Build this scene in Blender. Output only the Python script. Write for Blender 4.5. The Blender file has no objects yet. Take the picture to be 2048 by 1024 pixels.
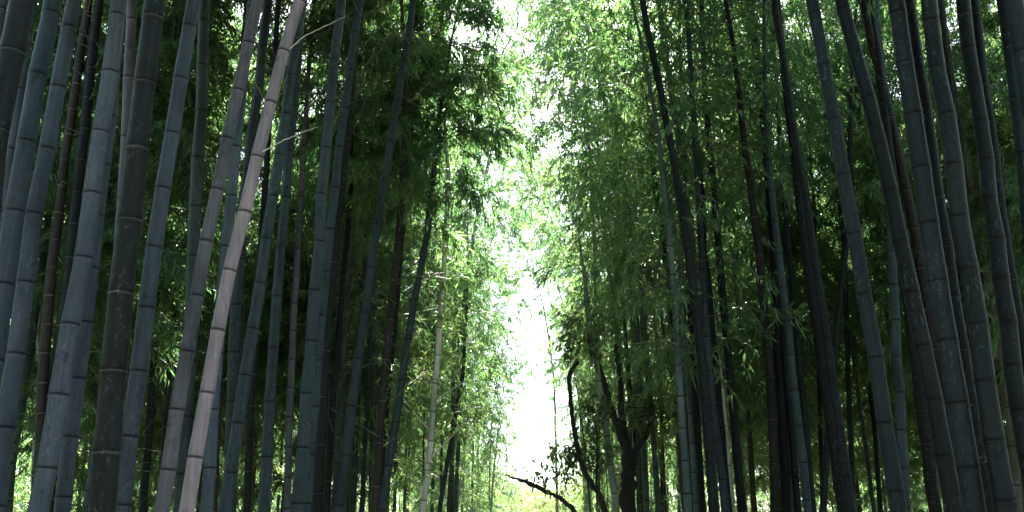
import bpy, math, random
import numpy as np
from mathutils import Vector, Matrix, Quaternion

random.seed(11)
PI = math.pi
scene = bpy.context.scene
COL = scene.collection

# ------------------------------------------------------------------ camera
PITCH = math.radians(18.0)
F = 2000.0                      # focal length in pixels of a 2048 px wide picture
CAM_Z = 1.6
cam_d = bpy.data.cameras.new('camera')
cam_d.sensor_width = 36.0
cam_d.lens = 36.0 * F / 2048.0
cam_d.clip_start = 0.05
cam_d.clip_end = 3000
cam = bpy.data.objects.new('camera', cam_d)
cam.location = (0, 0, CAM_Z)
cam.rotation_euler = (PI / 2 + PITCH, 0, 0)
COL.objects.link(cam)
scene.camera = cam


def at(px, py, Y):
    """the point at depth Y seen at photograph pixel px, py"""
    u = (px - 1024) / F
    v = (512 - py) / F
    d = (u, math.cos(PITCH) - v * math.sin(PITCH), math.sin(PITCH) + v * math.cos(PITCH))
    t = Y / d[1]
    return Vector((d[0] * t, Y, CAM_Z + d[2] * t))


# ------------------------------------------------------------------ materials
def new_mat(name):
    m = bpy.data.materials.new(name)
    m.use_nodes = True
    nt = m.node_tree
    nt.nodes.clear()
    return m, nt, nt.nodes, nt.links


def mix_rgb(N, L, blend, fac, a, b):
    n = N.new('ShaderNodeMix')
    n.data_type = 'RGBA'
    n.blend_type = blend
    for sock, val in ((n.inputs[0], fac), (n.inputs[6], a), (n.inputs[7], b)):
        if isinstance(val, bpy.types.NodeSocket):
            L.new(val, sock)
        else:
            sock.default_value = val if not isinstance(val, tuple) else (*val, 1)[:4]
    return n.outputs[2]


def ramp(N, L, src, stops):
    r = N.new('ShaderNodeValToRGB')
    el = r.color_ramp.elements
    while len(el) > 1:
        el.remove(el[-1])
    el[0].position, el[0].color = stops[0][0], (*stops[0][1], 1)
    for p, c in stops[1:]:
        e = el.new(p)
        e.color = (*c, 1)
    L.new(src, r.inputs[0])
    return r.outputs[0]


def g(v):
    return (v, v, v)


def make_culm_material():
    m, nt, N, L = new_mat('bamboo_skin')
    out = N.new('ShaderNodeOutputMaterial')
    bs = N.new('ShaderNodeBsdfPrincipled')
    L.new(bs.outputs[0], out.inputs[0])
    info = N.new('ShaderNodeObjectInfo')
    tc = N.new('ShaderNodeTexCoord')
    add = N.new('ShaderNodeVectorMath'); add.operation = 'ADD'
    rnd = N.new('ShaderNodeVectorMath'); rnd.operation = 'SCALE'
    comb = N.new('ShaderNodeCombineXYZ')
    for i in range(3):
        L.new(info.outputs['Random'], comb.inputs[i])
    L.new(comb.outputs[0], rnd.inputs[0]); rnd.inputs[3].default_value = 37.0
    L.new(tc.outputs['Object'], add.inputs[0]); L.new(rnd.outputs[0], add.inputs[1])
    co = add.outputs[0]

    def noise(scale, detail, rough, vec=(1, 1, 1)):
        mp = N.new('ShaderNodeMapping'); mp.inputs['Scale'].default_value = vec
        L.new(co, mp.inputs[0])
        n = N.new('ShaderNodeTexNoise')
        n.inputs['Scale'].default_value = scale; n.inputs['Detail'].default_value = detail
        n.inputs['Roughness'].default_value = rough
        L.new(mp.outputs[0], n.inputs['Vector'])
        return n.outputs['Fac']
    # large patches of wax and age
    big = ramp(N, L, noise(3.2, 3, .55, (1, 1, .45)), [(.28, (.52, .56, .55)), (.5, (.95, .96, .95)), (.72, (1.30, 1.25, 1.22))])
    col = mix_rgb(N, L, 'MULTIPLY', 1.0, info.outputs['Color'], big)
    # fine vertical streaks
    st = ramp(N, L, noise(60, 2, .5, (1, 1, .05)), [(.3, g(.72)), (.7, g(1.16))])
    col = mix_rgb(N, L, 'MULTIPLY', .8, col, st)
    # pale lichen specks, and darker worn patches
    sp = ramp(N, L, noise(42, 5, .7, (1, 1, .55)), [(.56, g(0)), (.66, g(1))])
    spm = ramp(N, L, noise(2.1, 2, .5, (1, 1, .6)), [(.40, g(0)), (.60, g(.9))])
    mu = N.new('ShaderNodeMath'); mu.operation = 'MULTIPLY'
    L.new(sp, mu.inputs[0]); L.new(spm, mu.inputs[1])
    light = mix_rgb(N, L, 'ADD', 1.0, col, (.07, .07, .072))
    col = mix_rgb(N, L, 'MIX', mu.outputs[0], col, light)
    dk = ramp(N, L, noise(17, 4, .65, (1, 1, .6)), [(.57, g(0)), (.70, g(.75))])
    dark = mix_rgb(N, L, 'MULTIPLY', 1.0, col, (.42, .42, .44))
    col = mix_rgb(N, L, 'MIX', dk, col, dark)
    # node scars: a tone stored on the rings of every node (wax below the scar, the dark scar itself)
    at_ = N.new('ShaderNodeAttribute'); at_.attribute_name = 'node_tone'
    cb = N.new('ShaderNodeCombineXYZ')
    for q in range(3):
        L.new(at_.outputs['Fac'], cb.inputs[q])
    col = mix_rgb(N, L, 'MULTIPLY', 1.0, col, cb.outputs[0])
    L.new(col, bs.inputs['Base Color'])
    bs.inputs['Roughness'].default_value = .5
    bs.inputs['Specular IOR Level'].default_value = .16
    bp = N.new('ShaderNodeBump'); bp.inputs['Strength'].default_value = .25; bp.inputs['Distance'].default_value = .004
    L.new(noise(50, 3, .6, (1, 1, .12)), bp.inputs['Height'])
    L.new(bp.outputs[0], bs.inputs['Normal'])
    return m


def make_leaf_material(name, stops, trans_gain, trans_mix):
    m, nt, N, L = new_mat(name)
    out = N.new('ShaderNodeOutputMaterial')
    a = N.new('ShaderNodeAttribute'); a.attribute_name = 'leaf_tone'
    info = N.new('ShaderNodeObjectInfo')
    mx = N.new('ShaderNodeMath'); mx.operation = 'MULTIPLY_ADD'
    L.new(info.outputs['Random'], mx.inputs[0]); mx.inputs[1].default_value = .25
    L.new(a.outputs['Fac'], mx.inputs[2])
    col = ramp(N, L, mx.outputs[0], stops)
    d = N.new('ShaderNodeBsdfDiffuse'); L.new(col, d.inputs[0])
    t = N.new('ShaderNodeBsdfTranslucent')
    L.new(mix_rgb(N, L, 'MULTIPLY', 1.0, col, trans_gain), t.inputs[0])
    m1 = N.new('ShaderNodeMixShader'); m1.inputs[0].default_value = trans_mix
    L.new(d.outputs[0], m1.inputs[1]); L.new(t.outputs[0], m1.inputs[2])
    gl = N.new('ShaderNodeBsdfGlossy'); gl.inputs['Roughness'].default_value = .38
    gl.inputs[0].default_value = (1, 1, 1, 1)
    m2 = N.new('ShaderNodeMixShader'); m2.inputs[0].default_value = .045
    L.new(m1.outputs[0], m2.inputs[1]); L.new(gl.outputs[0], m2.inputs[2])
    L.new(m2.outputs[0], out.inputs[0])
    return m


def make_plain(name, c0, c1, scale, rough, stretch=(1, 1, 1), bump=.4):
    m, nt, N, L = new_mat(name)
    out = N.new('ShaderNodeOutputMaterial')
    bs = N.new('ShaderNodeBsdfPrincipled'); L.new(bs.outputs[0], out.inputs[0])
    tc = N.new('ShaderNodeTexCoord')
    mp = N.new('ShaderNodeMapping'); mp.inputs['Scale'].default_value = stretch
    L.new(tc.outputs['Object'], mp.inputs[0])
    n = N.new('ShaderNodeTexNoise'); n.inputs['Scale'].default_value = scale
    n.inputs['Detail'].default_value = 6; n.inputs['Roughness'].default_value = .65
    L.new(mp.outputs[0], n.inputs['Vector'])
    L.new(ramp(N, L, n.outputs['Fac'], [(.3, c0), (.7, c1)]), bs.inputs['Base Color'])
    bs.inputs['Roughness'].default_value = rough
    bp = N.new('ShaderNodeBump'); bp.inputs['Strength'].default_value = bump; bp.inputs['Distance'].default_value = .02
    L.new(n.outputs['Fac'], bp.inputs['Height']); L.new(bp.outputs[0], bs.inputs['Normal'])
    return m


M_CULM = make_culm_material()
M_LEAF = make_leaf_material('bamboo_leaf', [(.0, (.018, .062, .033)), (.45, (.048, .112, .044)),
                                            (.85, (.105, .165, .060)), (1.0, (.17, .185, .080))], (3.0, 2.9, 2.1), .5)
M_BROAD = make_leaf_material('broad_leaf', [(.0, (.03, .06, .02)), (1, (.07, .12, .035))], (1.8, 1.9, 1.2), .4)
M_TWIG = make_plain('twig', (.07, .075, .05), (.15, .14, .10), 30, .6)
M_PALE = make_plain('pale_branch', (.52, .51, .40), (.70, .67, .55), 30, .5)
M_BARK = make_plain('bark', (.010, .009, .008), (.030, .027, .024), 14, .9, (1, 1, .3), .9)
M_SOIL = make_plain('leaf_litter', (.05, .04, .028), (.14, .115, .075), 9, .95)
M_PATH = make_plain('packed_gravel', (.13, .12, .105), (.26, .245, .22), 40, .9)


# ------------------------------------------------------------------ mesh helpers
def mesh_from(name, V, faces_quads=None, faces_tris=None, mats=(), tri_mat=None, quad_mat=None, attrs=None, smooth=False):
    """V (n,3); quads (a,4) and tris (b,3) index arrays -> one mesh"""
    me = bpy.data.meshes.new(name)
    q = np.zeros((0, 4), np.int32) if faces_quads is None else np.asarray(faces_quads, np.int32)
    t = np.zeros((0, 3), np.int32) if faces_tris is None else np.asarray(faces_tris, np.int32)
    me.vertices.add(len(V))
    me.vertices.foreach_set('co', np.asarray(V, np.float32).ravel())
    nl = q.size + t.size
    me.loops.add(nl)
    me.loops.foreach_set('vertex_index', np.concatenate([q.ravel(), t.ravel()]))
    me.polygons.add(len(q) + len(t))
    starts = np.concatenate([np.arange(len(q)) * 4, q.size + np.arange(len(t)) * 3]).astype(np.int32)
    me.polygons.foreach_set('loop_start', starts)
    mi = np.concatenate([np.zeros(len(q), np.int32) if quad_mat is None else np.asarray(quad_mat, np.int32),
                         np.zeros(len(t), np.int32) if tri_mat is None else np.asarray(tri_mat, np.int32)])
    me.polygons.foreach_set('material_index', mi)
    me.polygons.foreach_set('use_smooth', np.full(len(q) + len(t), smooth))
    for m in mats:
        me.materials.append(m)
    for k, arr in (attrs or {}).items():
        a = me.attributes.new(k, 'FLOAT', 'POINT')
        a.data.foreach_set('value', np.asarray(arr, np.float32))
    me.update(calc_edges=True)
    me.validate()
    return me


def tube_arrays(P, R, sides, twist=0.0):
    """rings along a polyline (roughly vertical or any direction), closed with caps by a last point"""
    P = np.asarray(P, float)
    n = len(P)
    T = np.gradient(P, axis=0)
    T /= np.linalg.norm(T, axis=1)[:, None] + 1e-9
    ref = np.array([0, 0, 1.0]) if abs(T[0][2]) < .8 else np.array([0, 1.0, 0])
    u = np.cross(ref, T[0]); u /= np.linalg.norm(u)
    us = []
    for i in range(n):
        u = u - T[i] * np.dot(u, T[i]); u /= np.linalg.norm(u) + 1e-9
        us.append(u)
    us = np.array(us); vs = np.cross(T, us)
    ang = np.arange(sides) / sides * 2 * PI
    V = P[:, None, :] + np.asarray(R)[:, None, None] * (np.cos(ang)[None, :, None] * us[:, None, :] + np.sin(ang)[None, :, None] * vs[:, None, :])
    V = V.reshape(-1, 3)
    i = np.arange(n - 1)[:, None] * sides
    j = np.arange(sides)[None, :]
    j2 = (j + 1) % sides
    Q = np.stack([i + j, i + j2, i + sides + j2, i + sides + j], -1).reshape(-1, 4)
    return V, Q


def link(name, data, parent=None, loc=None):
    o = bpy.data.objects.new(name, data)
    if parent is not None:
        o.parent = parent
    if loc is not None:
        o.location = loc
    COL.objects.link(o)
    return o


def tag(o, label=None, cat=None, group=None, kind=None):
    if label: o['label'] = label
    if cat: o['category'] = cat
    if group: o['group'] = group
    if kind: o['kind'] = kind
    return o


# ------------------------------------------------------------------ foliage
def leaf_arrays(pos, dirs, length, width, rng, droop=.22):
    """pointed blades, folded a little along the midrib: base, two shoulders, two waists, tip"""
    n = len(pos)
    d = dirs / (np.linalg.norm(dirs, axis=1)[:, None] + 1e-9)
    nrm = rng.normal(0, .55, (n, 3)); nrm[:, 2] += 1.0
    s = np.cross(d, nrm); s /= np.linalg.norm(s, axis=1)[:, None] + 1e-9
    up = np.cross(s, d)
    Ln = length[:, None]; W = width[:, None]
    dz = np.array([0, 0, -1.0])
    a = pos
    b1 = pos + d * Ln * .28 + s * W * .5 + up * W * .12 + dz * Ln * droop * .06
    b2 = pos + d * Ln * .28 - s * W * .5 + up * W * .12 + dz * Ln * droop * .06
    c1 = pos + d * Ln * .62 + s * W * .36 + dz * Ln * droop * .4
    c2 = pos + d * Ln * .62 - s * W * .36 + dz * Ln * droop * .4
    e = pos + d * Ln + dz * Ln * droop
    V = np.stack([a, b1, b2, c1, c2, e], 1).reshape(-1, 3)
    k = np.arange(n)[:, None] * 6
    T = np.concatenate([k + np.array([[0, 1, 2]]), k + np.array([[3, 5, 4]])])
    Q = k + np.array([[1, 3, 4, 2]])
    return V, Q, T


def stick_arrays(A, B, r0, r1):
    """many thin three-sided sticks from A to B"""
    n = len(A)
    d = B - A
    d = d / (np.linalg.norm(d, axis=1)[:, None] + 1e-9)
    ref = np.where(np.abs(d[:, 2:3]) < .8, np.array([[0, 0, 1.0]]), np.array([[1.0, 0, 0]]))
    u = np.cross(d, ref); u /= np.linalg.norm(u, axis=1)[:, None] + 1e-9
    v = np.cross(d, u)
    rows = []
    for P, r in ((A, r0), (B, r1)):
        for k in range(3):
            an = k * 2 * PI / 3
            rows.append(P + r[:, None] * (math.cos(an) * u + math.sin(an) * v))
    V = np.stack(rows, 1).reshape(-1, 3)
    k = np.arange(n)[:, None] * 6
    Q = np.concatenate([k + np.array([[0, 1, 4, 3]]), k + np.array([[1, 2, 5, 4]]), k + np.array([[2, 0, 3, 5]])])
    return V, Q


def crown_axis(H, bend):
    return lambda z: np.stack([bend * (z / H) ** 2.2, np.zeros_like(z), z - .22 * abs(bend) * (z / H) ** 3], -1)


def make_crown(name, seed, H, R, bend, dens=1.0, leaf=.115, lw=.018, low=.5, bare=0.0):
    """the leafy upper part of a bamboo, origin where its lowest branches start; the culm runs along crown_axis"""
    rng = np.random.default_rng(seed)
    ax = crown_axis(H, bend)
    SA, SB, R0, R1 = [], [], [], []
    LP, LD, LT = [], [], []
    z = .05
    az = rng.uniform(0, 2 * PI)
    while z < H - .1:
        t = z / H
        prof = (low + (1 - low) * min(1, t / .3)) if t < .3 else 1 - .72 * ((t - .3) / .7) ** 1.3
        for side in range(2):
            if rng.random() < .12:
                continue
            a = az + side * (PI * .35) + rng.normal(0, .45)
            Lb = R * prof * rng.uniform(.6, 1.25)
            el = math.radians(rng.uniform(25, 58))
            o = np.array([math.cos(a) * math.cos(el), math.sin(a) * math.cos(el), math.sin(el)])
            p0 = ax(np.array([z]))[0]
            sag = rng.uniform(.45, .85)
            ss = np.linspace(0, 1, 6)
            P = p0 + o[None] * (Lb * ss)[:, None] + np.array([0, 0, -1.0]) * (sag * Lb * ss ** 2.1)[:, None]
            SA.append(P[:-1]); SB.append(P[1:])
            rr = .007 * (1 - .8 * ss) * min(1.2, .5 + Lb * .5)
            R0.append(rr[:-1]); R1.append(rr[1:])
            tone_b = rng.normal(0, .10)
            for q in range(max(4, int(9.2 * Lb * dens))):
                s = rng.uniform(.22, 1.0)
                i = min(4, int(s * 5)); f = s * 5 - i
                b = P[i] * (1 - f) + P[i + 1] * f
                tang = P[i + 1] - P[i]; tang /= np.linalg.norm(tang)
                dd = tang + rng.normal(0, .75, 3) * np.array([1, 1, .5])
                dd[2] -= .1
                dd /= np.linalg.norm(dd)
                tl = rng.uniform(.14, .42)
                e = b + dd * tl + np.array([0, 0, -.25 * tl])
                SA.append(b[None]); SB.append(e[None]); R0.append(np.array([.0026])); R1.append(np.array([.0012]))
                nc = 3 + int(tl * 6)
                for c in range(nc):
                    w = (c + 1) / nc
                    cp = b + (e - b) * w
                    k = int(rng.integers(3, 6))
                    ld = dd[None] * .9 + rng.normal(0, .62, (k, 3))
                    ld[:, 2] -= .42
                    LP.append(np.repeat(cp[None], k, 0) + rng.normal(0, .012, (k, 3)))
                    LD.append(ld)
                    LT.append(np.full(k, tone_b) + rng.normal(.40, .14, k))
        az += PI + rng.normal(0, .5)
        z += rng.uniform(.16, .25) * (1 - .35 * t)
    z = -.1
    while z > -bare:                                   # bare dead side branches below the crown
        for side in range(2):
            a = rng.uniform(0, 2 * PI)
            el = math.radians(rng.uniform(5, 55))
            o = np.array([math.cos(a) * math.cos(el), math.sin(a) * math.cos(el), math.sin(el)])
            Lb = rng.uniform(.25, 1.1)
            p0 = np.array([0, 0, z]); P = [p0]
            for q in range(3):
                o = o + rng.normal(0, .16, 3); o /= np.linalg.norm(o)
                P.append(P[-1] + o * Lb / 3)
            P = np.array(P)
            SA.append(P[:-1]); SB.append(P[1:]); rr = np.array([.006, .0045, .0035, .002]); R0.append(rr[:-1]); R1.append(rr[1:])
            for q in range(int(rng.integers(1, 4))):
                b = P[1] + (P[3] - P[1]) * rng.uniform(0, 1)
                e = b + (o + rng.normal(0, .6, 3)) * rng.uniform(.1, .35)
                SA.append(b[None]); SB.append(e[None]); R0.append(np.array([.003])); R1.append(np.array([.0015]))
        z -= rng.uniform(.22, .4)
    LP = np.concatenate(LP); LD = np.concatenate(LD); LT = np.clip(np.concatenate(LT), 0, 1)
    n = len(LP)
    LV, LQ, LTr = leaf_arrays(LP, LD, leaf * rng.uniform(.6, 1.25, n), lw * rng.uniform(.75, 1.25, n), rng)
    A = np.concatenate(SA); B = np.concatenate(SB)
    SV, SQ = stick_arrays(A, B, np.concatenate(R0), np.concatenate(R1))
    V = np.concatenate([LV, SV])
    Q = np.concatenate([LQ, SQ + len(LV)])
    tone = np.concatenate([np.repeat(LT, 6), np.zeros(len(SV))])
    me = mesh_from(name, V, Q, LTr, (M_LEAF, M_TWIG), np.zeros(len(LTr)), np.concatenate([np.zeros(len(LQ)), np.ones(len(SQ))]), {'leaf_tone': tone})
    me['n_leaves'] = n
    return me


# (height, radius, bend, density)
CROWN_SPECS = [(7.0, 1.45, 1.0, 1.0), (6.4, 1.25, 1.5, 1.05), (7.6, 1.55, .6, .9), (6.0, 1.3, 1.9, 1.1),
               (8.2, 1.6, 1.3, .85), (6.8, 1.15, .4, 1.1)]
CROWNS = [make_crown('crown', 100 + i, H, R, b, d * .43) for i, (H, R, b, d) in enumerate(CROWN_SPECS)]
DENSE_CROWNS = [make_crown('crown', 200 + i, H, R * 1.1, b, d * 2.2, bare=2.6) for i, (H, R, b, d) in enumerate(CROWN_SPECS)]
NEAR_CROWNS = [make_crown('crown', 300 + i, H, R, b, d, low=.35) for i, (H, R, b, d) in enumerate([(6.6, 1.5, 1.4, 1.9), (7.2, 1.6, .9, 1.8)])]
NEAR_SPECS = [(6.6, 1.5, 1.4, 1.9), (7.2, 1.6, .9, 1.8)]


# ------------------------------------------------------------------ culms
OFFS = (-.10, -.035, -.015, -.008, -.002, .003, .008, .013, .030, .10)
RADD = (1.0, 1.0, 1.01, 1.06, 1.075, 1.005, .985, 1.03, 1.035, 1.0)
NODE_TONE = (1.0, 1.05, 1.14, 1.3, .5, .16, .2, .85, .96, 1.0)


NODE_TONE_DARK = (1.0, 1.0, 1.0, 1.5, 4.2, 2.5, .4, .7, .9, 1.0)


def culm_mesh(name, axis, z0, z1, r_of, spacing, phase, sides=16, z_fine=99, tones=NODE_TONE):
    """axis(z)->point. Nodes at phase + k*spacing, each a ridge and a scar"""
    zs, rs, nd = [z0], [r_of(z0)], [1.0]
    k = math.ceil((z0 + .12 - phase) / spacing)
    zn = phase + k * spacing
    while zn < z1 - .12:
        if zn < z_fine:
            for o, m, tn in zip(OFFS, RADD, tones):
                zs.append(zn + o); rs.append(r_of(zn) * m); nd.append(tn)
        else:
            zs.append(zn); rs.append(r_of(zn)); nd.append(1.0)
        sp = spacing * (1 if zn < z_fine else 2)
        zn += sp
    zs.append(z1); rs.append(r_of(z1)); nd.append(1.0)
    zs = np.array(zs)
    P = np.array([axis(z) for z in zs])
    kz = np.arange(z0 - spacing, z1 + 2 * spacing, spacing)      # every internode sets off a little askew
    kx = np.array([[random.gauss(0, 1), random.gauss(0, 1)] for _ in kz]) * r_of(2.0) * .10
    P[:, 0] += np.interp(zs, kz + (phase - kz[0]) % spacing, kx[:, 0])
    P[:, 1] += np.interp(zs, kz + (phase - kz[0]) % spacing, kx[:, 1])
    V, Q = tube_arrays(P, np.array(rs), sides)
    return mesh_from(name, V, Q, None, (M_CULM,), attrs={'node_tone': np.repeat(np.array(nd), sides)}, smooth=True)


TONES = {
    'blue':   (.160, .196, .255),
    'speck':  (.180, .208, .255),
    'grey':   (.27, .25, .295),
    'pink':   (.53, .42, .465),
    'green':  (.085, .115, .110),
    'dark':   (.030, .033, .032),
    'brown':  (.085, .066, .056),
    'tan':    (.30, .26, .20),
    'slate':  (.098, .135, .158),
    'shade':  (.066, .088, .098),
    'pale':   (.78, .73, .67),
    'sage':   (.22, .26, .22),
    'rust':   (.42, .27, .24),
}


def jitter(c, a=.12):
    k = 1 + random.uniform(-a, a)
    return (c[0] * k, c[1] * k, c[2] * k, 1)


def traced_culm(Y, w, sp, ny, tone, label, pts, zc=None, crown=True, branches=(), group=None, lean_y=0.0, hs=None):
    """a culm that stands at depth Y; pts are points of its axis in the photograph, w its width there"""
    W = [at(x, y, Y) for x, y in pts]
    W.sort(key=lambda p: p.z)
    zs = np.array([p.z for p in W]); xs = np.array([p.x for p in W])
    deg = 2 if len(pts) >= 4 else 1
    cf = np.polyfit(zs, xs, deg)
    zlo, zhi = zs[0], zs[-1]
    dlo = np.polyval(np.polyder(cf), zlo); dhi = np.polyval(np.polyder(cf), zhi)
    xl, xh = np.polyval(cf, zlo), np.polyval(cf, zhi)

    def xof(z):
        if z < zlo: return xl + dlo * (z - zlo) * .9
        if z > zhi: return xh + dhi * 2.2 * (1 - math.exp(-(z - zhi) / 2.2))
        return float(np.polyval(cf, z))
    zm = .5 * (zlo + min(zhi, at(0, 0, Y).z))
    Dm = w * 1.05 * Y / F
    if zc is None:
        zc = at(0, 0, Y).z + random.uniform(.5, 1.2) if Y < 10.2 else random.uniform(5.6, 7.2)
    specs = NEAR_SPECS if Y < 8.5 else CROWN_SPECS
    mesh_list = NEAR_CROWNS if Y < 8.5 else (DENSE_CROWNS if Y < 12.5 and pts[0][0] < 1024 else CROWNS)
    ci = random.randrange(len(specs))
    H, R, bend, _ = specs[ci]
    Hs = hs or random.uniform(.85, 1.1)
    rz = random.uniform(0, 2 * PI)
    sx = 1 if at(pts[0][0], 0, Y).x < 0 else -1
    if random.random() < .75 and Y < 9:                          # most tops bow over the path
        rz = (0 if sx > 0 else PI) + random.uniform(-.9, .9)
    top = zc + H * Hs
    cax = crown_axis(H, bend)

    bx = xof(0.0)

    def axis(z):
        p = np.array([xof(min(z, zc)) - bx, lean_y * (z - zm), z])
        if z > zc:
            c = cax(np.array([min((z - zc) / Hs, H)]))[0] * Hs
            slope = dhi * .3
            p = np.array([xof(zc) - bx + c[0] * math.cos(rz) + slope * (z - zc), c[0] * math.sin(rz) + lean_y * (z - zm), zc + c[2]])
        return p

    def r_of(z):
        k = 1 - .34 * (z - zm) / 7.0 if z < zc else None
        if k is None:
            k0 = 1 - .34 * (zc - zm) / 7.0
            k = max(.08, k0 * (1 - ((z - zc) / (H * Hs)) ** .9))
        return .5 * Dm * min(1.25, k)
    if sp:
        za, zb = at(0, ny, Y).z, at(0, ny + sp, Y).z
        spacing = za - zb; phase = za
    else:
        spacing = random.uniform(.27, .36); phase = random.uniform(0, .3)
    root = link('bamboo', None, None, (bx, Y, 0))
    tag(root, label, 'bamboo', group or 'bamboos of the grove')
    cm = culm_mesh('culm', axis, -.05, zc + H * Hs * .97 if crown else zc, r_of, spacing, phase, 18 if w > 18 else 12, max(zc, 6.5), NODE_TONE_DARK if tone in ('dark', 'brown') else NODE_TONE)
    c = link('culm', cm, root)
    c.color = jitter([v * (1.0 if tone in ('pale', 'rust', 'sage') else .5 if tone in ('pink', 'tan') else .46 if tone == 'slate' and Y > 7 else .48 if pts[0][0] < 1024 else .20) for v in TONES[tone]])  # lowest factor puts the right stand's deeper shade into its culm colour
    if crown:
        k = link('crown', mesh_list[ci], root, axis(zc))
        k.rotation_euler = (0, math.atan(dhi * .3), 0)
        k.rotation_euler = (Matrix.Rotation(math.atan(dhi * .3), 4, 'Y') @ Matrix.Rotation(rz, 4, 'Z')).to_euler()
        k.scale = (Hs, Hs, Hs)
    for br in branches:
        make_branch(root, (bx, Y, 0), *br)
    return root


def make_branch(root, org, pix, r, Ys, mat, leafy=0, label=None):
    """a side branch along picture points, each at its own depth"""
    P = [np.array(at(x, y, yy)) - np.array(org) for (x, y), yy in zip(pix, Ys)]
    P = np.array(P)
    # kinks and swellings at its own nodes
    n = len(P)
    tt = np.linspace(0, n - 1, 6 * (n - 1) + 1)
    Pi = np.stack([np.interp(tt, np.arange(n), P[:, k]) for k in range(3)], -1)
    rng = np.random.default_rng(int(abs(pix[0][0]) * 7 + pix[0][1]))
    Pi[1:-1] += rng.normal(0, r * .3, Pi[1:-1].shape)
    R = r * (1 - .72 * np.linspace(0, 1, len(Pi))); R[::3] *= 1.3
    V, Q = tube_arrays(Pi, R, 7)
    o = link('branch', mesh_from('branch', V, Q, None, (mat,), smooth=True), root)
    if label: o['label'] = label
    if leafy:
        LP, LD = [], []
        for k in range(leafy):
            s = rng.uniform(.35, 1); i = int(s * (len(Pi) - 1)); b = Pi[min(i, len(Pi) - 1)]
            d = Pi[-1] - Pi[0]; d = d / np.linalg.norm(d)
            dd = d * .6 + rng.normal(0, .6, 3); dd /= np.linalg.norm(dd)
            tl = rng.uniform(.1, .45)
            for c in range(4):
                m = int(rng.integers(3, 6))
                ld = dd[None] + rng.normal(0, .6, (m, 3)); ld[:, 2] -= .35
                LP.append(np.repeat((b + dd * tl * (c + 1) / 4)[None], m, 0)); LD.append(ld)
        LP = np.concatenate(LP); LD = np.concatenate(LD); k = len(LP)
        V, Q, T = leaf_arrays(LP, LD, .13 * rng.uniform(.6, 1.2, k), .018 * rng.uniform(.8, 1.2, k), rng)
        link('leaves', mesh_from('leaves', V, Q, T, (M_LEAF,), attrs={'leaf_tone': np.repeat(np.clip(rng.normal(.55, .15, k), 0, 1), 6)}), o)
    return o


TW = M_TWIG
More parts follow.
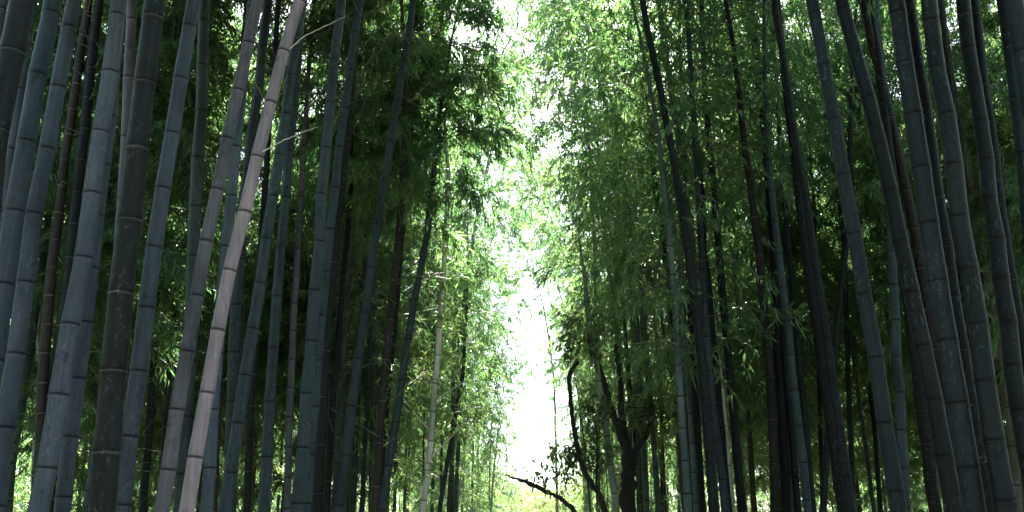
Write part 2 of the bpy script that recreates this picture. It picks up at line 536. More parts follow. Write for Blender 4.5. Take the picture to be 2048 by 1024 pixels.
# depth, width px, node spacing px, a node's y, tone, label, axis points, extras
TRACED = [
 # --- stand on the left of the path
 (4.4, 52, 168, 265, 'dark', 'thickest culm at the outer left edge, near black with a grey rim', [(43, 0), (22, 120), (-4, 260), (-49, 512)], {}),
 (5.4, 19, 125, 300, 'speck', 'narrow pale culm half hidden behind the thick black one at the left edge', [(62, 30), (42, 175), (24, 300), (5, 425)], {}),
 (5.6, 24, 0, 0, 'blue', 'culm of which only a sliver shows in the top left corner', [(4, 0), (-6, 90), (-24, 220)], {}),
 (5.2, 38, 145, 425, 'blue', 'first of two thick parallel blue-grey culms beside the black one at the left edge', [(101, 0), (79, 142), (55, 280), (30, 425), (18, 512), (-5, 660)], {}),
 (5.5, 33, 142, 567, 'blue', 'second of two parallel blue-grey culms near the left edge, the slimmer one', [(149, 0), (122, 155), (97, 288), (73, 425), (50, 567), (26, 717), (8, 867), (-5, 1000)], {}),
 (5.3, 35, 134, 517, 'speck', 'lichen speckled blue-grey culm leaning in front of a thinner twin', [(234, 10), (227, 130), (206, 252), (180, 382), (162, 517), (141, 652), (116, 794), (92, 942)], {}),
 (7.4, 22, 124, 275, 'grey', 'slim grey culm whose lower half hides behind the thick black culm', [(261, 0), (259, 150), (251, 275), (244, 400), (234, 560), (222, 760)], {}),
 (6.0, 28, 112, 647, 'blue', 'dull blue-grey culm emerging from behind the lichen speckled one', [(222, 200), (205, 325), (195, 430), (185, 537), (171, 647), (157, 762), (139, 882), (127, 1007)], {}),
 (4.8, 47, 155, 590, 'dark', 'thick black culm with pale node rims between two blue-grey culms', [(309, 5), (292, 145), (276, 285), (259, 437), (242, 590), (225, 750), (212, 910), (206, 1024)], {}),
 (5.6, 31.5, 121, 497, 'blue', 'smooth blue-grey culm just right of the thick black one', [(387, 0), (366, 147), (346, 262), (327, 377), (310, 497), (291, 620), (271, 745), (258, 872), (244, 1005)], {}),
 (7.0, 25, 100, 415, 'green', 'dull green culm standing upright behind the blue-grey row', [(410, 0), (406, 120), (400, 212), (396, 312), (392, 415), (388, 500), (378, 740), (364, 962)], {}),
 (5.6, 26, 108, 485, 'grey', 'mottled grey culm leaning beside the pale pinkish one', [(515, 0), (501, 65), (478, 167), (459, 270), (435, 372), (412, 485), (394, 595), (371, 712), (352, 832), (334, 955)],
  {'branches': [([(503, 68), (488, 40), (462, 8)], .004, (5.5, 5.3, 5.1), TW)]}),
 (5.2, 26, 120, 542, 'pink', 'pale pinkish culm leaning towards the path, the brightest in the stand', [(598, 5), (573, 95), (540, 200), (518, 305), (484, 425), (460, 542), (434, 670), (411, 797), (389, 925)],
  {'branches': [([(580, 97), (608, 73), (645, 55), (690, 33)], .0038, (5.15, 5.1, 5.05, 5.0), M_PALE),
                ([(526, 303), (570, 280), (612, 262), (636, 254)], .0038, (5.15, 5.1, 5.05, 5.0), M_PALE),
                ([(527, 196), (500, 146), (466, 82)], .004, (5.15, 5.05, 5.0), TW)]}),
 (7.0, 22, 105, 495, 'blue', 'culm behind the pale pinkish one, tan near the bottom', [(489, 160), (472, 287), (459, 390), (449, 495), (440, 660), (431, 832), (419, 950), (408, 1024)], {}),
 (8.0, 22, 95, 612, 'shade', 'dim upright culm deep between the pinkish and the slate culms', [(500, 300), (492, 400), (478, 512), (471, 612), (467, 712), (462, 900)], {}),
 (7.5, 22, 88, 480, 'slate', 'slate grey culm bending to the lower left beside the pinkish one', [(603, 0), (597, 65), (587, 145), (573, 228), (558, 310), (543, 395), (531, 480), (505, 655), (491, 747), (476, 845), (460, 947)], {}),
 (8.5, 20, 100, 495, 'slate', 'slim blue-slate culm rising straight behind two bare pale twigs', [(587, 217), (578, 305), (571, 397), (563, 495), (553, 597), (548, 700), (542, 805), (533, 907), (528, 1007)], {}),
 (8.0, 22.5, 98, 485, 'slate', 'slate culm, first of a close pair with small dark side twigs', [(678, 30), (662, 200), (656, 295), (645, 390), (638, 485), (626, 587), (621, 687), (613, 792), (605, 895), (597, 1002)],
  {'branches': [([(658, 205), (690, 180), (706, 150)], .003, (7.9, 7.8, 7.7), TW), ([(660, 130), (690, 120), (716, 96)], .003, (7.9, 7.8, 7.7), TW)]}),
 (9.0, 18, 85, 460, 'slate', 'slate culm, second of the close pair, curving in at the top', [(719, 0), (713, 50), (703, 130), (691, 215), (681, 290), (668, 377), (658, 460), (651, 550), (641, 640), (634, 740), (626, 837)],
  {'branches': [([(700, 135), (672, 128), (640, 138)], .003, (8.9, 8.8, 8.7), TW), ([(690, 212), (715, 200), (732, 196)], .003, (8.9, 8.8, 8.7), TW)]}),
 (9.5, 21, 87, 527, 'dark', 'blackish culm right beside the slate pair in the lower half', [(676, 440), (666, 527), (656, 612), (651, 700), (646, 792), (641, 880), (636, 975)], {}),
 (9.5, 17, 92, 627, 'shade', 'dark leaning culm passing behind leafy twigs left of the black group', [(805, 130), (799, 175), (784, 300), (756, 450), (739, 527), (729, 627), (712, 762), (702, 832), (693, 897), (685, 972)], {}),
 (11., 14, 80, 640, 'brown', 'thin brownish culm, first in the row before the lit foliage', [(812, 330), (801, 420), (791, 512), (780, 640), (768, 792), (758, 900), (749, 1012)], {}),
 (12., 14, 80, 600, 'dark', 'thin black culm in the row before the lit foliage', [(822, 260), (812, 400), (800, 512), (786, 660), (772, 790), (762, 930)], {}),
 (11.5, 14, 82, 680, 'slate', 'last slate culm before the lit foliage, swaying to the upper right', [(890, 300), (878, 350), (866, 405), (850, 505), (839, 560), (815, 680), (805, 745), (794, 840), (779, 912), (767, 1002)], {}),
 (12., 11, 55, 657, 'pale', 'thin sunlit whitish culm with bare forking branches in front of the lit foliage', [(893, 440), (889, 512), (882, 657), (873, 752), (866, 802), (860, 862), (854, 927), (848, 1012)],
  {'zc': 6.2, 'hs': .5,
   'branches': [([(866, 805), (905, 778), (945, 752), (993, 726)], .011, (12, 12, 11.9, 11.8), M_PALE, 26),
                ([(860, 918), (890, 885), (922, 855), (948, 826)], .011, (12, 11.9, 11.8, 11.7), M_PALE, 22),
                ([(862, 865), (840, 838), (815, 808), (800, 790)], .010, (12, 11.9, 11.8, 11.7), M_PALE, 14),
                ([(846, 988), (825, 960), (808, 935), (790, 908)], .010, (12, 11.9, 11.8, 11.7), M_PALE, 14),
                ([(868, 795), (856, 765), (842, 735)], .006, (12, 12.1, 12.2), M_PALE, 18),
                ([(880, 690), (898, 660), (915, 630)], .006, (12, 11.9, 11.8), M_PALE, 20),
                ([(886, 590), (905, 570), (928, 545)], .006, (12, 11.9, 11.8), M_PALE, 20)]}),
 (14., 6, 0, 0, 'grey', 'hair-thin lit culm right of the blackish one', [(675, 600), (674, 700), (673, 850), (672, 1000)], {}),
 (15., 6, 0, 0, 'grey', 'hair-thin lit culm before the leaning dark one', [(683, 560), (687, 700), (692, 850), (690, 1000)], {}),
 (9.0, 22, 0, 0, 'dark', 'black culm deep behind the speckled blue-grey one at the top', [(197, 0), (176, 200), (152, 400), (128, 600), (98, 900)], {}),
 (9.0, 20, 0, 0, 'brown', 'dim brownish culm crossing behind the two parallel blue-grey culms', [(140, 250), (118, 400), (100, 560), (87, 780), (75, 1000)], {}),
 (11., 14, 0, 0, 'dark', 'black culm in the gap between the blue-grey and mottled grey culms', [(320, 480), (312, 640), (300, 820), (290, 1000)], {}),
 (12., 12, 0, 0, 'brown', 'thin brownish stem leaning across the gap behind the mottled grey culm', [(362, 460), (350, 600), (336, 800), (322, 1000)], {}),
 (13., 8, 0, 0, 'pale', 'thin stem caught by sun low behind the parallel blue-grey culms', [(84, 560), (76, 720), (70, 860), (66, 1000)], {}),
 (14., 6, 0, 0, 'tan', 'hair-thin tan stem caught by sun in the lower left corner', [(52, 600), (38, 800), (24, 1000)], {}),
 (10., 10, 0, 0, 'brown', 'thin brown stem close behind the base of the pinkish culm', [(452, 560), (445, 700), (436, 860), (428, 1020)], {}),
 (10., 14, 0, 0, 'dark', 'black stem between the two slate culms left of the pair', [(522, 480), (512, 640), (502, 820), (493, 1024)], {}),
 (11., 13, 0, 0, 'grey', 'greyish stem lit in its middle behind the slim blue-slate culm', [(596, 480), (588, 640), (580, 800), (574, 1000)], {}),
 (12., 13, 0, 0, 'dark', 'black stem standing just behind the slate pair', [(700, 420), (690, 560), (664, 800), (655, 1000)], {}),
 (13., 10, 0, 0, 'shade', 'thin dim stem among the leaves above the hair-thin lit culms', [(752, 240), (742, 360), (733, 480), (724, 640)], {}),
 (13., 9, 0, 0, 'shade', 'thin dim stem low between the leaning dark culm and the brownish row', [(742, 660), (736, 780), (730, 900), (724, 1020)], {}),
 (13., 8, 0, 0, 'shade', 'slender dim stem in the lit foliage right of the whitish culm', [(918, 790), (905, 860), (892, 940), (880, 1020)], {'zc': 4.2, 'hs': .4}),
 # --- stand on the right of the path
 (12.8, 11, 0, 0, 'sage', 'slim grey-green culm in front of the dark forked tree', [(1164, 562), (1184, 662), (1196, 772), (1214, 862), (1231, 1012)], {'zc': 5.0, 'hs': .3}),
 (17., 9, 0, 0, 'shade', 'slim dim culm, first behind the forked tree', [(1248, 640), (1254, 712), (1264, 812), (1275, 920), (1284, 1012)], {}),
 (17., 9, 0, 0, 'shade', 'slim dim culm, second behind the forked tree', [(1284, 660), (1294, 737), (1304, 862), (1314, 987)], {}),
 (18., 7, 0, 0, 'shade', 'very thin dim culm, third behind the forked tree', [(1316, 660), (1321, 762), (1324, 860), (1324, 962)], {}),
 (13., 12.5, 80, 612, 'shade', 'bowed dark culm, first of the right stand beside the leafy edge', [(1293, 250), (1303, 310), (1318, 425), (1328, 512), (1340, 612), (1360, 752), (1370, 837), (1379, 912), (1387, 1012)], {}),
 (10., 17, 100, 597, 'shade', 'dark bluish culm curving out of the leaves, stoutest of its cluster', [(1311, 135), (1324, 200), (1339, 280), (1352, 350), (1366, 430), (1383, 522), (1391, 597), (1399, 697), (1408, 812), (1428, 1012)], {}),
 (12., 13, 0, 0, 'dark', 'black culm squeezed between the stout bluish culm and its neighbour', [(1360, 150), (1366, 260), (1370, 350), (1376, 450), (1375, 612), (1390, 787), (1402, 962)], {}),
 (11., 17, 0, 0, 'dark', 'thick black culm in front of the narrow sunlit one', [(1385, 200), (1390, 300), (1400, 425), (1410, 512), (1419, 637), (1431, 737), (1442, 837), (1450, 1000)], {}),
 (11.5, 15, 92, 527, 'shade', 'dark green culm standing alone right of the narrow sunlit one', [(1409, 175), (1419, 285), (1428, 400), (1441, 527), (1450, 622), (1456, 712), (1466, 812), (1482, 1012)], {}),
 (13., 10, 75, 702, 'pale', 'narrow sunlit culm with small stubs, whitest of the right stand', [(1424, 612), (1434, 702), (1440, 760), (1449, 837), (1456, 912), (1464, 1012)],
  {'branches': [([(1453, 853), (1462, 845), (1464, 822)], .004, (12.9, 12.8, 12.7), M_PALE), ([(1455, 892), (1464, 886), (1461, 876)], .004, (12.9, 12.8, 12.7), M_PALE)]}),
 (10.5, 15, 72, 814, 'blue', 'short visible blue-grey culm crossing low before the black ones', [(1412, 640), (1419, 737), (1427, 820), (1434, 892), (1444, 962), (1452, 1024)], {}),
 (14., 11, 58, 677, 'grey', 'half lit greyish culm just right of the bowed dark one', [(1362, 440), (1365, 537), (1368, 677), (1374, 792), (1380, 900)], {}),
 (10.5, 16, 75, 360, 'brown', 'brownish culm in the middle of the right stand, tan lower down', [(1474, 185), (1484, 275), (1496, 360), (1506, 440), (1518, 537), (1531, 610), (1541, 687), (1543, 837), (1546, 962)], {}),
 (15., 9, 0, 0, 'brown', 'thin brown stem close behind the brownish middle culm', [(1492, 200), (1499, 300), (1511, 450), (1524, 600)], {}),
 (12., 16, 0, 0, 'dark', 'black culm rising out of frame above the brownish middle culm', [(1516, 15), (1525, 125), (1534, 300), (1542, 480), (1556, 700)], {}),
 (10., 17, 90, 280, 'dark', 'black culm, first of two running side by side past a bright gap', [(1553, 0), (1563, 65), (1571, 150), (1581, 270), (1594, 400), (1606, 460), (1617, 512), (1646, 732), (1658, 827), (1682, 1012)], {}),
 (9.5, 17, 90, 677, 'shade', 'dark culm, second of two running side by side past a bright gap', [(1578, 180), (1592, 280), (1602, 375), (1615, 450), (1634, 522), (1656, 677), (1680, 852), (1700, 1012)], {}),
 (10.5, 15, 70, 712, 'slate', 'slim bluish culm with small twigs low in the right stand, first of three', [(1548, 420), (1558, 512), (1571, 612), (1581, 712), (1592, 800), (1602, 892), (1612, 1002)], {}),
 (12., 13, 70, 742, 'shade', 'slim dark culm low in the right stand, second of three', [(1550, 520), (1560, 640), (1571, 742), (1581, 837), (1595, 1012)], {}),
 (12., 13, 70, 712, 'shade', 'slim dark culm low in the right stand, third of three', [(1582, 540), (1590, 630), (1598, 712), (1607, 820), (1616, 912)], {}),
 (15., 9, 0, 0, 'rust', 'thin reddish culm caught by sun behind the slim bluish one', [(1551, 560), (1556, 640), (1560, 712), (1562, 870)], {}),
 (6.2, 28, 121, 470, 'slate', 'bare bluish culm standing clear of the others, palest thick one on the right', [(1623, 0), (1645, 110), (1666, 227), (1690, 345), (1708, 470), (1730, 592), (1751, 722), (1773, 852), (1793, 980)], {}),
 (6.2, 31, 102, 485, 'shade', 'thick dark culm next to the clear standing bluish one', [(1689, 10), (1712, 100), (1737, 195), (1757, 290), (1780, 385), (1801, 485), (1825, 587), (1846, 692), (1865, 797), (1886, 902), (1903, 1012)], {}),
 (8.5, 20, 78, 460, 'brown', 'brownish culm squeezed behind two thick dark culms', [(1725, 0), (1752, 120), (1781, 240), (1798, 310), (1813, 385), (1828, 460), (1846, 542), (1873, 697), (1890, 787), (1905, 900)], {}),
 (5.6, 38, 115, 450, 'slate', 'thickest slate culm of the right stand, smooth and evenly ringed', [(1795, 15), (1811, 120), (1827, 225), (1842, 335), (1858, 450), (1878, 567), (1897, 687), (1917, 812), (1936, 942)], {}),
 (7.5, 23, 102, 495, 'dark', 'blackish culm close behind the thickest slate culm', [(1820, 0), (1846, 185), (1863, 287), (1877, 387), (1892, 495), (1912, 597), (1941, 812), (1960, 912)], {}),
 (5.5, 36, 106, 435, 'shade', 'thick dark culm right of the thickest slate one', [(1855, 0), (1862, 32), (1876, 130), (1891, 230), (1907, 330), (1921, 435), (1937, 537), (1952, 647), (1971, 757), (1987, 867), (2001, 977)], {}),
 (10., 15, 0, 0, 'brown', 'dim brown culm behind the two thickest culms on the right', [(1890, 60), (1902, 160), (1914, 250), (1926, 380), (1946, 600)], {}),
 (6.0, 31, 80, 400, 'shade', 'dark culm with closely spaced nodes near the right edge', [(1925, 0), (1938, 95), (1947, 170), (1960, 245), (1971, 325), (1985, 400), (1995, 522), (2016, 655), (2031, 742), (2044, 832)], {}),
 (8.5, 19, 80, 400, 'dark', 'blackish culm behind the closely noded one near the right edge', [(1950, 0), (1966, 130), (1977, 240), (2000, 400), (2014, 500), (2027, 577), (2040, 662)], {}),
 (6.2, 26, 110, 200, 'slate', 'bluish culm leaning out past the right edge', [(2006, 0), (2017, 95), (2031, 200), (2042, 315), (2056, 430)], {}),
 (4.8, 40, 115, 107, 'slate', 'thick bluish culm in the top right corner', [(2029, 0), (2048, 107), (2066, 220)], {}),
 (9.0, 18, 70, 572, 'slate', 'slim bluish culm seen between the clear standing culm and its thick neighbour', [(1778, 400), (1788, 512), (1790, 600), (1793, 707), (1800, 857), (1812, 1000)], {}),
 (8.5, 22, 0, 0, 'dark', 'black culm low between the thick dark culm and its slim neighbour', [(1800, 480), (1815, 600), (1840, 797), (1856, 927), (1870, 1024)], {}),
 (11., 14, 75, 742, 'tan', 'tan lit culm low behind the closely noded one', [(1980, 580), (1998, 690), (2016, 812), (2028, 912), (2036, 1010)], {}),
 (11., 12, 0, 0, 'shade', 'dark culm tilting the other way, towards the lower left', [(1732, 180), (1720, 300), (1708, 360), (1692, 480), (1678, 620), (1671, 700)], {}),
 (14., 7, 0, 0, 'dark', 'thin black stem drawn against the bright gap', [(1626, 60), (1627, 240), (1629, 420), (1632, 560)], {}),
 (14., 9, 0, 0, 'shade', 'thin dark stem among specks of light right of the tilted culm', [(1728, 600), (1740, 760), (1752, 900), (1760, 1020)], {}),
 (13., 10, 0, 0, 'shade', 'slender dark stem behind the second of the side by side culms', [(1690, 560), (1694, 700), (1700, 840), (1706, 1010)], {}),
]
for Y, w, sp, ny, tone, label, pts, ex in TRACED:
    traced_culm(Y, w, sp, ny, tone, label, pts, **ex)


# ------------------------------------------------------------------ bamboos of the deeper grove, copied from a few
def make_grove_bamboo(i, crowns):
    H, R, bend, _ = CROWN_SPECS[i]
    zc = (3.6, 4.2, 2.8, 4.8, 3.2, 4.4)[i]
    cax = crown_axis(H, bend)
    rr = (.046, .040, .05, .038, .048, .036)[i]

    def axis(z):
        if z <= zc: return np.array([-.25 * bend * (1 - z / zc) * .15, .0, z])
        return cax(np.array([min(z - zc, H)]))[0] + np.array([0, 0, zc])

    def r_of(z):
        return rr * max(.07, 1 - (max(z, 0) / (zc + H)) ** 1.25)
    root = link('bamboo', None)
    c = link('culm', culm_mesh('culm', axis, -.05, zc + H * .96, r_of, .31 + .02 * i, .1, 9, zc + 1.5), root)
    k = link('crown', crowns[i], root, axis(zc))
    return root


PROTO = [make_grove_bamboo(i, CROWNS) for i in range(6)] + [make_grove_bamboo(i, DENSE_CROWNS) for i in range(6)]
used = set()


def copy_bamboo(i, loc, rz, s, tone, label, group):
    src = PROTO[i]
    if i not in used:
        root = src; used.add(i)
        kids = list(src.children)
    else:
        root = src.copy(); COL.objects.link(root); kids = []
        for ch in src.children:
            c = ch.copy(); COL.objects.link(c); c.parent = root; kids.append(c)
    root.location = loc; root.rotation_euler = (random.uniform(-.03, .03), random.uniform(-.03, .03), rz); root.scale = (s, s, s)
    tag(root, label, 'bamboo', group)
    for c in kids:
        if c.name.startswith('culm'):
            c.color = jitter(TONES[tone], .3)
    return root


def path_x(y):
    return .10 + .014 * y


# the rows along the path: leaning over it, their crowns wall in the gap of sky
EDGE = [
 # x offset from the path's centre line, depth, height scale, bows over the path?
]
spots = []


def free(x, y, d):
    return all((x - a) ** 2 + (y - b) ** 2 > d * d for a, b in spots)


rng = random.Random(5)
n_bg = 0
for y0, y1, n, xa, xb in ((9.5, 14, 22, 3.4, 9.0), (13, 18, 40, 2.0, 9), (18, 24, 46, 2.0, 10), (24, 34, 30, 2.3, 11), (34, 48, 16, 2.9, 12)):
    k = 0; tries = 0
    while k < n and tries < 4000:
        tries += 1
        y = rng.uniform(y0, y1)
        side = -1 if k % 2 else 1
        u = rng.random() ** 1.25
        x = path_x(y) + side * (xa + (xb - xa) * u)
        if side < 0 and 12 < y < 17.5 and x > -1.9:    # a clearing round the sunlit sapling
            continue
        if not free(x, y, .75):
            continue
        spots.append((x, y)); k += 1
        off = abs(x - path_x(y))
        rz = rng.uniform(0, 2 * PI)
        if off < 4:
            rz = (0 if side < 0 else PI) + rng.uniform(-1.1, 1.1)
        i = rng.randrange(6)
        if off < 2.6: i = rng.choice((0, 2, 5))
        if off > 3.4: i += 6
        where = 'left' if side < 0 else 'right'
        if off < 3.2:
            lab = 'leafy bamboo in the sunlit row that walls the sky gap on the %s' % where
            grp = 'leafy bamboos beside the sky gap, %s row' % where
        else:
            lab = 'slender bamboo with leafy crown deep in the shaded %s stand' % where
            grp = 'slender bamboos deep in the %s stand' % where
        copy_bamboo(i, (x, y, 0), rz, rng.uniform(.85, 1.12), rng.choice(('shade', 'sage', 'green', 'brown', 'slate', 'slate')), lab, grp)


# bamboos whose crowns reach into or over the gap of sky, and those behind the viewer that shade the near stems
def reach(px, py, Y, i, rz, lab, grp):
    H, R, bend, _ = CROWN_SPECS[i % 6]
    zc = (3.6, 4.2, 2.8, 4.8, 3.2, 4.4)[i % 6]
    p = at(px, py, Y)
    mid = crown_axis(H, bend)(np.array([H * .5]))[0]
    s = min(1.45, max(.45, p.z / (zc + mid[2])))
    x = p.x - mid[0] * s * math.cos(rz); y = Y - mid[0] * s * math.sin(rz)
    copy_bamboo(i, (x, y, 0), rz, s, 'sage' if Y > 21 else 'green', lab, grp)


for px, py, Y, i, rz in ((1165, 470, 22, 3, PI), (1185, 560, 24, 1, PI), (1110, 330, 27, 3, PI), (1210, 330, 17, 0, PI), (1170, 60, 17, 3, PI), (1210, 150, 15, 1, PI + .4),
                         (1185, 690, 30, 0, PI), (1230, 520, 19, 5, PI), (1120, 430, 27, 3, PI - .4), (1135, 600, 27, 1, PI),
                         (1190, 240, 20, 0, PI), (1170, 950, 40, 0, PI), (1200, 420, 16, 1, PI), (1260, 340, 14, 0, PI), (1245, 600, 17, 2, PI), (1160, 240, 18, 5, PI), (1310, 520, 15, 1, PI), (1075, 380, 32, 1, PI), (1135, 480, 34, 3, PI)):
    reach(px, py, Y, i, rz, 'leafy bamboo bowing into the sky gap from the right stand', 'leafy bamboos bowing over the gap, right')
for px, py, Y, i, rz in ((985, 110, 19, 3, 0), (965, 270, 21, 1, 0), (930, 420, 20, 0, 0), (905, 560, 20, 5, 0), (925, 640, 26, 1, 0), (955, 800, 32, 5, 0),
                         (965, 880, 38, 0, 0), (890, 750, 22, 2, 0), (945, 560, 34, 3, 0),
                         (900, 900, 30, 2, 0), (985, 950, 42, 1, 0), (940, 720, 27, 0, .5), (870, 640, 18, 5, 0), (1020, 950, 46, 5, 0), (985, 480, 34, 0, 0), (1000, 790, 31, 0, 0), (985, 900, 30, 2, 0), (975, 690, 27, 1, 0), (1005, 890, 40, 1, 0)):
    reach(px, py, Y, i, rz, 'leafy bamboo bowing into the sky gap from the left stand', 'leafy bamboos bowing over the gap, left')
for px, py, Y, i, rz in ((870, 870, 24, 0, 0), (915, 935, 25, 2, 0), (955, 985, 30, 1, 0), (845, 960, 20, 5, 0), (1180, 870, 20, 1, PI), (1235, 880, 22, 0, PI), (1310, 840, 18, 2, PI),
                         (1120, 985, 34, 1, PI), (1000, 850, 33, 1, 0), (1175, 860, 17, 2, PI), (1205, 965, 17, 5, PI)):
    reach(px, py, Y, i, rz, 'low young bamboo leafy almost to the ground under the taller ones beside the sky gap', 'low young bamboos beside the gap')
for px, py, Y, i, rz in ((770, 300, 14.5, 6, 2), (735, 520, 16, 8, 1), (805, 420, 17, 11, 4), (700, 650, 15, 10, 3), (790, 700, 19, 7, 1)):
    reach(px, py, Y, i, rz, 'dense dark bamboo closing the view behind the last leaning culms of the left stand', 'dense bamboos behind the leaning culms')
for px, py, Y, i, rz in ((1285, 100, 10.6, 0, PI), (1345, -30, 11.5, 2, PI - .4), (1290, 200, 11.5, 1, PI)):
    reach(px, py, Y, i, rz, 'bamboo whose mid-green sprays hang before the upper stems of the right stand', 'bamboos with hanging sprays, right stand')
for k in range(6):
    side = -1 if k % 2 else 1
    x = side * rng.uniform(1.8, 8); y = rng.uniform(-5, 4) if abs(x) > 4 else rng.uniform(-6, .5)
    copy_bamboo(6 + rng.randrange(6), (x, y, 0), (0 if side < 0 else PI) + rng.uniform(-.8, .8), rng.uniform(.95, 1.15), 'slate',
                'bamboo standing behind the viewer that shades the near stems', 'bamboos behind the viewer')


for i, r in enumerate(PROTO):                          # a model no copy was asked of does not stay in the grove
    if i not in used:
        for ch in list(r.children):
            bpy.data.objects.remove(ch)
        bpy.data.objects.remove(r)


# ------------------------------------------------------------------ trees
def smooth_path(P, n):
    P = np.asarray(P, float)
    t = np.arange(len(P)); tt = np.linspace(0, len(P) - 1, n)
    out = []
    for s in tt:
        i = min(int(s), len(P) - 2); f = s - i
        p0, p1, p2, p3 = P[max(i - 1, 0)], P[i], P[i + 1], P[min(i + 2, len(P) - 1)]
        out.append(.5 * ((2 * p1) + (p2 - p0) * f + (2 * p0 - 5 * p1 + 4 * p2 - p3) * f ** 2 + (3 * p1 - p0 - 3 * p2 + p3) * f ** 3))
    return np.array(out)


def limb(name, root, org, pix, Ys, r0, r1, to_ground=False, seed=0):
    P = [np.array(at(x, y, yy)) for (x, y), yy in zip(pix, Ys)]
    if to_ground:
        b = P[0].copy(); d = P[0] - P[1]
        b = b + d / max(abs(d[2]), .3) * b[2] * .6; b[2] = -.1
        P = [b] + P
    P = np.array(P) - np.array(org)
    S = smooth_path(P, len(P) * 7)
    rg = np.random.default_rng(seed)
    R = np.linspace(r0, r1, len(S)) * rg.uniform(.88, 1.12, len(S))
    S[1:-1] += rg.normal(0, .10 * r0, S[1:-1].shape)
    V, Q = tube_arrays(S, R, 11)
    V += rg.normal(0, .045 * r0, V.shape)
    return link(name, mesh_from(name, V, Q, None, (M_BARK,), smooth=True), root), S


def broad_crown(root, centres, n, rad, seed, size=.11):
    rg = np.random.default_rng(seed)
    LP, LD, A, B = [], [], [], []
    for c, rr in centres:
        c = np.asarray(c)
        for k in range(int(n * rr / rad)):
            d = rg.normal(0, 1, 3); d /= np.linalg.norm(d)
            p = c + d * rr * rg.uniform(.2, 1) ** .6 * np.array([1, 1, .75])
            A.append(c + (p - c) * .3 + rg.normal(0, .03, 3)); B.append(p)
            m = 7
            ld = d[None] * .6 + rg.normal(0, .6, (m, 3)); ld[:, 2] -= .25
            LP.append(np.repeat(p[None], m, 0) + rg.normal(0, .05, (m, 3))); LD.append(ld)
    LP = np.concatenate(LP); LD = np.concatenate(LD); k = len(LP)
    LV, LQ, LT = leaf_arrays(LP, LD, size * rg.uniform(.7, 1.2, k), size * .36 * rg.uniform(.8, 1.2, k), rg, .15)
    SV, SQ = stick_arrays(np.array(A), np.array(B), np.full(len(A), .006), np.full(len(A), .002))
    V = np.concatenate([LV, SV]); Q = np.concatenate([LQ, SQ + len(LV)])
    tone = np.concatenate([np.repeat(np.clip(rg.normal(.4, .2, k), 0, 1), 6), np.zeros(len(SV))])
    return link('crown', mesh_from('crown', V, Q, LT, (M_BROAD, M_BARK), np.zeros(len(LT)), np.concatenate([np.zeros(len(LQ)), np.ones(len(SQ))]), {'leaf_tone': tone}), root)


# black forked tree
Yt = 13.5
o = at(1256, 1024, Yt); org = (o.x, Yt, 0)
t = tag(link('tree', None, None, org), 'black forked tree trunk in the shade right of the sky gap', 'tree')
limb('trunk', t, org, [(1255, 1024), (1257, 960), (1258, 905)], (Yt,) * 3, .115, .09, True, 1)
limb('limb', t, org, [(1259, 915), (1240, 870), (1222, 815), (1208, 765), (1194, 725), (1182, 700), (1172, 650)], (13.5, 13.5, 13.5, 13.5, 13.4, 13.4, 13.3), .055, .02, False, 2)
limb('limb', t, org, [(1257, 920), (1250, 868), (1242, 820), (1240, 760), (1230, 690)], (13.5, 13.6, 13.7, 13.9, 14.1), .06, .025, False, 3)
limb('limb', t, org, [(1258, 930), (1275, 895), (1292, 868), (1300, 840)], (13.5, 13.5, 13.6, 13.8), .055, .02, False, 4)
lc = [(np.array(at(x, y, yy)) - np.array(org), r) for x, y, yy, r in ((1172, 640, 13.4, .4), (1310, 815, 13.8, .4))]
broad_crown(t, lc, 90, 1.0, 7)
# sinuous thin tree at the rim of the gap
Yt = 12.5
o = at(1209, 1024, Yt); org = (o.x + .15, Yt, 0)
t = tag(link('tree', None, None, org), 'thin sinuous dark trunk curving along the rim of the sky gap', 'tree')
limb('trunk', t, org, [(1209, 1024), (1186, 975), (1166, 935), (1154, 887), (1146, 845), (1141, 795), (1138, 757), (1144, 738), (1155, 724)], (Yt,) * 9, .036, .024, True, 11)
limb('limb', t, org, [(1192, 985), (1194, 900), (1191, 840)], (12.5, 12.6, 12.7), .015, .007, False, 12)
lc = [(np.array(at(x, y, yy)) - np.array(org), r) for x, y, yy, r in ((1165, 690, 12.5, .4), (1194, 830, 12.7, .35), (1135, 905, 12.6, .25), (1185, 915, 12.7, .3))]
broad_crown(t, lc, 80, 1.0, 17)
# low tree whose bare dark bough reaches into the gap
Yt = 11.
o = at(1175, 1040, Yt); org = (o.x + .35, Yt, 0)
t = tag(link('tree', None, None, org), 'low leaning tree with a dark bare bough reaching into the sky gap', 'tree')
limb('trunk', t, org, [(1196, 1100), (1174, 1056), (1152, 1026), (1128, 1002), (1108, 990), (1090, 982), (1065, 972), (1036, 960)], (Yt,) * 8, .040, .008, True, 21)
limb('limb', t, org, [(1092, 984), (1066, 969), (1044, 960), (1026, 956), (1012, 948)], (11, 10.98, 10.95, 10.9, 10.9), .026, .007, False, 22)
lc = [(np.array(at(x, y, yy)) - np.array(org), r) for x, y, yy, r in ((1098, 958, 11, .22), (1078, 948, 11.05, .18), (1120, 962, 11.1, .2))]
broad_crown(t, lc, 36, 1.0, 27, .085)


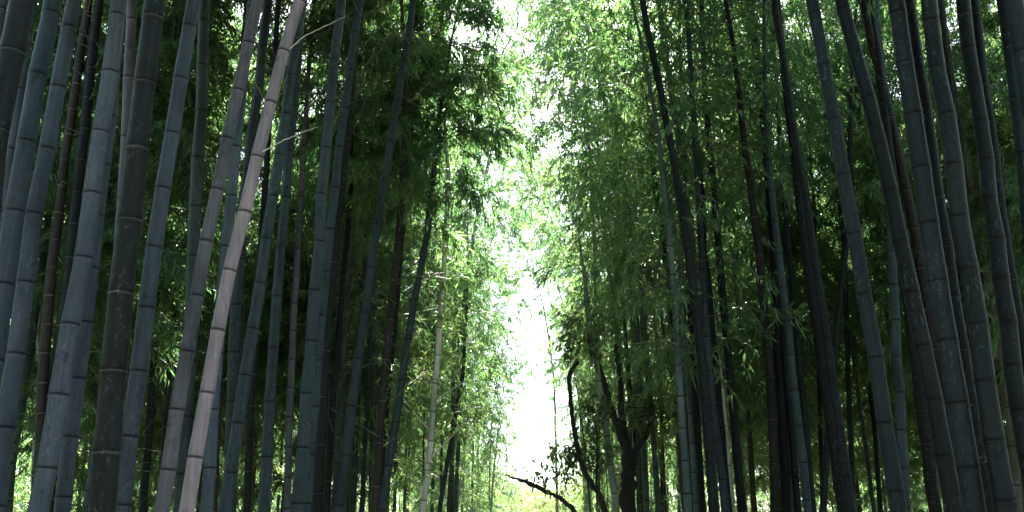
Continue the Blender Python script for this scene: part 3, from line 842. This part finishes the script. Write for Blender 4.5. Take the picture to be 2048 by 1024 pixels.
# ------------------------------------------------------------------ far thicket that closes the view
def thicket(name, clumps, per, label, leaf, seed):
    rg = np.random.default_rng(seed)
    LP, LD, LT = [], [], []
    for (x, y, z, r) in clumps:
        n = int(per * r)
        d = rg.normal(0, 1, (n, 3)); d /= np.linalg.norm(d, axis=1)[:, None]
        p = np.array([x, y, z]) + d * (r * rg.uniform(.1, 1, n) ** .6)[:, None] * np.array([1, 1, .8])
        m = 4
        ld = np.repeat(d * .4, m, 0) + rg.normal(0, .7, (n * m, 3)); ld[:, 2] -= .4
        LP.append(np.repeat(p, m, 0) + rg.normal(0, .06, (n * m, 3))); LD.append(ld)
        LT.append(np.full(n * m, rg.normal(0, .12)) + rg.normal(.5, .15, n * m))
    LP = np.concatenate(LP); LD = np.concatenate(LD); LT = np.clip(np.concatenate(LT), 0, 1); k = len(LP)
    V, Q, T = leaf_arrays(LP, LD, leaf * rg.uniform(.6, 1.3, k), leaf * .2 * rg.uniform(.7, 1.3, k), rg)
    o = link(name, mesh_from(name, V, Q, T, (M_LEAF,), attrs={'leaf_tone': np.repeat(LT, 6)}))
    return tag(o, label, 'thicket', None, 'stuff')


rg = random.Random(3)
cl = []
for k in range(70):
    x = rg.uniform(-4.5, 6); cl.append((x, rg.uniform(47, 54), rg.uniform(.8, 6.4), rg.uniform(.8, 1.3)))
for k in range(230):
    x = rg.uniform(-34, 34); y = rg.uniform(50, 60)
    c = abs(x - path_x(y))
    top = 7.0 if c < 3 else (9.5 if c < 6 else 14)
    for h in range(3 if c > 5 else 2):
        cl.append((x + rg.uniform(-1, 1), y + rg.uniform(-1, 1), rg.uniform(.5, top - 1), rg.uniform(.9, 1.7)))
thicket('distant_thicket', cl, 150, 'pale mass of far bamboo foliage closing the end of the path', .24, 5)
cl = []
for s in (-1, 1):
    for k in range(430):
        y = rg.uniform(4, 50)
        x = s * (rg.uniform(7.6, 12.5) + y * .16)
        cl.append((x, y, rg.uniform(.3, 11.5) if k % 3 else rg.uniform(.2, 3.2), rg.uniform(1.0, 1.7)))
thicket('side_thicket', cl, 130, 'dim mass of foliage behind the stems of both stands', .2, 6)

cl = []
for k in range(260):
    a = rg.uniform(PI * .93, PI * 2.07)
    r = rg.uniform(13, 17)
    cl.append((r * math.cos(a) * .85, r * math.sin(a) * .9, rg.uniform(.5, 12), rg.uniform(1.2, 1.9)))
thicket('thicket', cl, 120, 'mass of foliage closing the grove behind the viewer', .26, 8)  # unseen foliage ring, added to cut the light on the near culms

# ------------------------------------------------------------------ ground and path
def sheet(name, xs, ys, zf, mat):
    X, Yg = np.meshgrid(np.array(xs, float), np.array(ys, float))
    Z = zf(X, Yg)
    V = np.stack([X.ravel(), Yg.ravel(), Z.ravel()], -1)
    nx, ny = len(xs), len(ys)
    i = (np.arange(ny - 1)[:, None] * nx + np.arange(nx - 1)[None]).ravel()
    Q = np.stack([i, i + 1, i + 1 + nx, i + nx], -1)
    o = link(name, mesh_from(name, V, Q, None, (mat,), smooth=True))
    return tag(o, kind='structure')


gx = sorted(set([-1500, -600, -200, -80, 80, 200, 600, 1500] + [x * 1.5 for x in range(-24, 25)]))
gy = sorted(set([-1500, -500, -120, -40, 100, 200, 600, 1500] + [y * 2.0 for y in range(-8, 36)]))
sheet('ground', gx, gy, lambda X, Y: np.where((np.abs(X) > 2.2) & (np.abs(X) < 40) & (np.abs(Y) < 70), .05 * np.sin(X * 1.3) * np.cos(Y * .9) + .03, 0) - .03, M_SOIL)
sheet('path', np.linspace(-1.3, 1.3, 7), np.linspace(-20, 55, 60), lambda X, Y: 0 * X + .02, M_PATH)
pm = bpy.data.objects['path']
for v in pm.data.vertices:
    v.co.x += path_x(v.co.y)

# ------------------------------------------------------------------ air
HAZE = .0
if HAZE:
    xs, ys, zs_ = (-46, 46), (-26, 66), (-1.2, 19)
    V = [(x, y, z) for z in zs_ for y in ys for x in xs]
    hz = link('haze', mesh_from('haze', np.array(V, float), [[0, 2, 3, 1], [4, 5, 7, 6], [0, 1, 5, 4], [2, 6, 7, 3], [0, 4, 6, 2], [1, 3, 7, 5]]))
    tag(hz, 'thin pale haze in the air of the grove', 'haze', None, 'stuff')
    m, nt, N, L = new_mat('haze_air')
    out = N.new('ShaderNodeOutputMaterial')
    pv = N.new('ShaderNodeVolumePrincipled')
    pv.inputs['Color'].default_value = (.95, .97, .93, 1)
    pv.inputs['Density'].default_value = HAZE
    pv.inputs['Anisotropy'].default_value = .6
    L.new(pv.outputs[0], out.inputs['Volume'])
    hz.data.materials.append(m)

# ------------------------------------------------------------------ light
SUN_EL, SUN_AZ = math.radians(50), math.radians(3.5)        # azimuth clockwise from straight ahead (+Y)
w = bpy.data.worlds.new('World')
scene.world = w
w.use_nodes = True
nt = w.node_tree
bg = nt.nodes['Background']
sky = nt.nodes.new('ShaderNodeTexSky')
sky.sky_type = 'NISHITA'
sky.sun_disc = False
sky.sun_elevation = SUN_EL
sky.sun_rotation = SUN_AZ
sky.air_density = 1.0
sky.dust_density = 2.0
nt.links.new(sky.outputs[0], bg.inputs[0])
bg.inputs[1].default_value = .06
sl = bpy.data.lights.new('sun', 'SUN')
sl.energy = 5.0
sl.angle = math.radians(.5)
sl.color = (1, .95, .86)
so = bpy.data.objects.new('sun', sl)
COL.objects.link(so)
sd = Vector((math.sin(SUN_AZ) * math.cos(SUN_EL), math.cos(SUN_AZ) * math.cos(SUN_EL), math.sin(SUN_EL)))
so.rotation_euler = sd.to_track_quat('Z', 'Y').to_euler()
so.location = (0, 0, 30)

# ------------------------------------------------------------------ render
scene.view_settings.view_transform = 'Standard'
scene.view_settings.look = 'None'
scene.view_settings.exposure = 3.55
scene.view_settings.gamma = 1
scene.render.engine = 'CYCLES'
cy = scene.cycles
cy.max_bounces = 3
cy.diffuse_bounces = 1
cy.glossy_bounces = 2
cy.transmission_bounces = 2
cy.sample_clamp_indirect = 6
cy.use_denoising = True
print('crown leaves', [m['n_leaves'] for m in CROWNS + NEAR_CROWNS], 'grove', len(spots), 'traced', len(TRACED))
